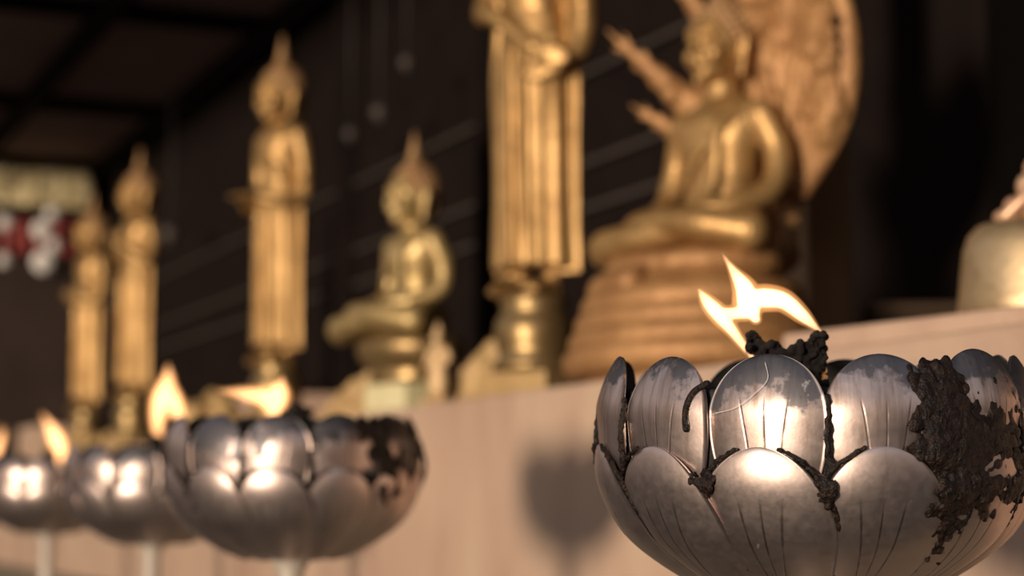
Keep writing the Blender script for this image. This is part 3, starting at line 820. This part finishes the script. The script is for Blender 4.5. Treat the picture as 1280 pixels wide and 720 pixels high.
def rock(px, t, size, label, seed, mat=GOLD_ROCK, lean=0.0, rz=0, n=26, pts=None):
    p = place(px, t, AZ)
    g = random.Random(seed)
    root = empty('gilded_rock', p, label, 'rock', FACE + R(rz), 'gilded rockwork on the altar')
    bm = bmesh.new(); sx, sy, sz = size
    for _ in range(n):
        f = g.random() ** 1.2
        x = g.uniform(-1, 1) * sx * (1 - .75 * f) * .75 + lean * f * sx; y = g.uniform(-1, 1) * sy * (1 - .6 * f) * .7; z = f * sz * .86
        r = g.uniform(.22, .36) * min(sx, sz) * (1.15 - .55 * f)
        ball(bm, (x, y, z), (r * 1.15, min(r, sy * .5), r * .85), None, 12, 8)
    ball(bm, (0, 0, 0), (sx * .95, sy * .95, sz * .34))
    me = remesh(bm, min(size) * .05, 2)
    for v in me.vertices:
        d = noise.noise(v.co * 60 + Vector((seed, 0, 0))) * .004
        v.co += v.normal * d
        v.co.z = max(v.co.z, 0)
    link_me('rock_body', me, mat, root)
    return root
# wedge shaped backrests / drapery mounts of gilt plaster
def wedge(px, t, outline, depth, label, rz=0):
    """gilt plaster mount; outline (x, z) in metres, depth along the altar's normal"""
    p = place(px, t, AZ)
    root = empty('gilded_mount', p, label, 'mount', FACE + R(rz), 'gilded plaster mounts on the altar')
    bm = bmesh.new()
    f = [Vector((x, -depth / 2, z)) for x, z in outline]; b_ = [Vector((x * .96, depth / 2, z * .97)) for x, z in outline]
    sring(bm, [f, b_])
    bmesh.ops.recalc_face_normals(bm, faces=bm.faces[:])
    me = remesh(bm, .0028, 6)
    for v in me.vertices:
        v.co += v.normal * noise.noise(v.co * 45) * .0035
        v.co.z = max(v.co.z, 0)
    link_me('mount_body', me, GOLD_ROCK, root)
    return root
wedge(596, .13, [(-.052, 0), (.06, 0), (.06, .085), (.045, .096), (.018, .088), (-.006, .062), (-.03, .038)], .10, 'sloping gilded mount between the tiny figurine and the large standing statue', 62)
wedge(445, .21, [(-.062, 0), (.075, 0), (.075, .10), (.03, .104), (-.004, .085), (-.036, .055), (-.056, .03)], .05, 'sloping gilded mount left of the seated statue on the cream block', 62)
rock(268, .05, (.08, .05, .088), 'gilded rock left of the profile standing statue, above the middle lamp', 5, rz=60)
rock(118, .035, (.12, .05, .062), 'gilded rock low in front of the two far standing statues', 9, rz=60, n=36)
o = slab('stone_plinth', 0, .30, .0, .16, 0, .098, STONE, None, None, .004)
q = place(350, .29, AZ); o.location = q + Vector((0, 0, .049)); tag(o, 'pink stone plinth behind the profile standing statue, right of its feet', 'plinth')
o = slab('stone_plinth', 0, .26, .0, .14, 0, .105, STONE, None, None, .004)
q = place(62, .16, AZ); o.location = q + Vector((0, 0, .0525)); tag(o, 'pink stone plinth at far left behind the two far standing statues', 'plinth')

# bronze bell on the block
bp = unproj(1297, 374, 2.86 * .48); 
bell = empty('bell', (bp.x, bp.y, topz), 'bronze bell with a figured crown, standing on the pink slab at the right edge', 'bell', 0)
bm = bmesh.new()
lathe(bm, [(.044, .0), (.0550, .0), (.0565, .003), (.0555, .010), (.0535, .03), (.0510, .048), (.0475, .058), (.041, .065), (.028, .068), (.012, .069), (.001, .069)], 64)
link_mesh('bell_body', bm, BELL, bell)
bm = bmesh.new()
for q, r in (((-.020, 0, .072), (.010, .012, .006)), ((-.016, -.006, .079), (.008, .008, .007)), ((0, 0, .080), (.014, .013, .013)), ((.016, 0, .074), (.012, .012, .008)), ((-.006, -.004, .093), (.008, .009, .010)), ((.002, 0, .106), (.009, .009, .011))): ball(bm, q, r)
tube(bm, [(-.024, -.008, .071), (-.012, -.012, .082), (.0, -.012, .094)], [.004, .005, .005], 10)
tube(bm, [(.024, -.008, .071), (.012, -.012, .082), (.0, -.012, .094)], [.004, .005, .005], 10)
link_me('crown_figure', remesh(bm, .0014, 2), TERRA, bell)

# ------------------------------------------------------------------ far end of the hall
def far(x, y, t=None):
    """point on the far wall plane seen at pixel x, y"""
    d = unproj(x, y, 1.0) - Vector((0, 0, EYE)); o_ = Vector((0, 0, EYE))
    pl_ = at(S1 - .05, 0, 0)
    k_ = (pl_ - o_).dot(D) / d.dot(D); return o_ + d * k_
frot = math.atan2(D.y, D.x) - R(90)
a = far(-40, 202); b = far(112, 266)
w_ = (Vector((b.x - a.x, b.y - a.y, 0))).length; h_ = a.z - b.z
o = empty('carved_panel', (a + b) / 2, 'pale gilded carved panel high on the far wall', 'panel', frot)
bm = bmesh.new(); n1, n2 = 60, 24
vs = [[bm.verts.new((-w_ / 2 + w_ * i / n1, -.01 - .03 * abs(noise.noise(Vector((i * .33, j * .36, 1)))), -h_ / 2 + h_ * j / n2)) for i in range(n1 + 1)] for j in range(n2 + 1)]
for j in range(n2):
    for i in range(n1): bm.faces.new((vs[j][i], vs[j][i + 1], vs[j + 1][i + 1], vs[j + 1][i]))
ext = bmesh.ops.extrude_face_region(bm, geom=bm.faces[:])
for v in ext['geom']:
    if isinstance(v, bmesh.types.BMVert): v.co.y = .03
bmesh.ops.recalc_face_normals(bm, faces=bm.faces[:])
link_mesh('carving', bm, GILTPANEL, o)
bm = bmesh.new()
for zz in (-1, 1): box(bm, (0, 0, zz * h_ / 2), (w_ + .04, .05, .02))
for xx in (-1, 1): box(bm, (xx * w_ / 2, 0, 0), (.02, .05, h_ + .02))
link_mesh('frame', bm, DARKWOOD, o, False)
a = far(-40, 268); b = far(98, 322); w_ = Vector((b.x - a.x, b.y - a.y, 0)).length; h_ = a.z - b.z
o = empty('red_banner', (a + b) / 2, 'dark red cloth hung below the carved panel', 'banner', frot)
bm = bmesh.new()
rings = []
for j in range(9):
    z = -h_ / 2 + h_ * j / 8
    rings.append([Vector((-w_ / 2 + w_ * i / 60, -.02 + .012 * math.sin(i * .9) * (1.2 - j / 8), z)) for i in range(61)])
sring(bm, rings, False, False)
ext = bmesh.ops.extrude_face_region(bm, geom=bm.faces[:])
for v in ext['geom']:
    if isinstance(v, bmesh.types.BMVert): v.co.y += .004
bmesh.ops.recalc_face_normals(bm, faces=bm.faces[:])
link_mesh('cloth', bm, REDCLOTH, o)
bm = bmesh.new(); tube(bm, [(-w_ / 2 - .03, -.02, h_ / 2), (w_ / 2 + .03, -.02, h_ / 2)], [.012, .012], 12); link_mesh('rod', bm, DARKWOOD, o)
# white blossom tassels hanging in front of the cloth
def tassel(blobs, label):
    pts = [(far(x, y) - D * .12, r) for x, y, r in blobs]
    o = empty('flower_garland', pts[0][0] + Vector((0, 0, .3)), label, 'garland', 0, 'white flower garlands at the far wall')
    sz = pts[0][0].y / F
    base = o.location.copy()
    bm = bmesh.new(); tube(bm, [(0, 0, 0)] + [tuple(p - base) for p, r in pts], [.004] * (len(pts) + 1), 8)
    link_mesh('cord', bm, RAIL, o)
    for p, r in pts:
        bm = bmesh.new(); rr = r * sz
        g = random.Random(int(r * 10))
        for i in range(40):
            z = 1 - 2 * (i + .5) / 40; q = math.sqrt(1 - z * z); t = i * 2.4
            d = Vector((q * math.cos(t), q * math.sin(t), z))
            ball(bm, d * rr * .72, rr * .3, None, 8, 6)
        ball(bm, (0, 0, 0), rr * .75, None, 12, 8)
        b_ = link_mesh('blossom', bm, WHITEF, o); b_.location = p - base
tassel([(58, 273, 9), (46, 293, 13), (60, 312, 9), (48, 332, 15)], 'hanging garland of white blossoms in front of the red cloth')
tassel([(0, 284, 10), (-2, 330, 9)], 'hanging garland of white blossoms cut by the left edge')
# hanging ornaments under the ceiling
def ornament(px, py, t, r, label, k_):
    dcam = unproj(px, py, 1.0) - Vector((0, 0, EYE)); pl_ = at(0, t, 0); k0 = (pl_ - Vector((0, 0, EYE))).dot(N) / dcam.dot(N)
    p = Vector((0, 0, EYE)) + dcam * k0
    o = empty('hanging_ornament', (p.x, p.y, p.z), label, 'ornament', 0, 'dim ornaments hanging under the ceiling')
    bm = bmesh.new(); rr = r * p.y / F
    lathe(bm, [(.001, -rr * 1.5), (rr * .3, -rr * 1.2), (rr * .45, -rr * .8), (rr * .9, -rr * .5), (rr, 0), (rr * .8, rr * .55), (rr * .35, rr * .9), (rr * .2, rr * 1.1), (.001, rr * 1.15)], 20)
    link_mesh('lantern_body', bm, RAIL, o)
    bm = bmesh.new(); tube(bm, [(0, 0, rr), (0, 0, CZ - .07 - p.z)], [.0015, .0015], 8, samples=2); link_mesh('cord', bm, RAIL, o)
ornament(474, 140, .5, 10, 'dim round ornament hanging above left of the seated statue without hood', 0)
ornament(438, 167, .5, 8, 'dim small ornament hanging just right of the profile statue head', 0)
ornament(508, 78, .5, 9, 'dim ornament hanging high left of the large standing statue', 0)
ornament(212, 292, .5, 11, 'dim ornament hanging beside the taller far standing statue', 0)

# ------------------------------------------------------------------ light, sky, camera
wd = bpy.data.worlds.new('sky'); sc.world = wd; wd.use_nodes = True; nt = wd.node_tree
bg = nt.nodes['Background']
tc = nd(nt, 'ShaderNodeTexCoord'); sx = nd(nt, 'ShaderNodeSeparateXYZ'); nt.links.new(tc.outputs['Generated'], sx.inputs[0])
r = ramp(nt, sx.outputs[2], [(0.0, (0.22, 0.17, 0.14)), (0.13, (0.36, 0.29, 0.25)), (0.22, (0.80, 0.70, 0.64)), (0.6, (0.50, 0.56, 0.68)), (1.0, (0.34, 0.42, 0.58))])
nt.links.new(r, bg.inputs[0]); bg.inputs[1].default_value = 0.75
sun = bpy.data.lights.new('sun', 'SUN'); sun.energy = 4.2; sun.angle = R(7.0); sun.color = (1.0, 0.83, 0.64)
so = bpy.data.objects.new('sun', sun); COL.objects.link(so)
az, el = R(31), R(1.2)
dv = Vector((math.sin(az) * math.cos(el), math.cos(az) * math.cos(el), -math.sin(el)))
so.rotation_euler = dv.to_track_quat('-Z', 'Y').to_euler(); so.location = (-2, -3, 2)

cam = bpy.data.cameras.new('camera'); co = bpy.data.objects.new('camera', cam); COL.objects.link(co)
cam.sensor_width = 36; cam.lens = F * 36 / 1280; cam.clip_start = 0.05
co.location = (0, 0, EYE); co.rotation_euler = (R(90) + PITCH, 0, 0)
cam.dof.use_dof = True; cam.dof.focus_distance = 0.805
cam.dof.aperture_fstop = 6.6; cam.dof.aperture_blades = 9
sc.camera = co
sc.view_settings.view_transform = 'Standard'; sc.view_settings.look = 'None'
sc.view_settings.exposure = 0; sc.view_settings.gamma = 1; sc.view_settings.use_curve_mapping = False
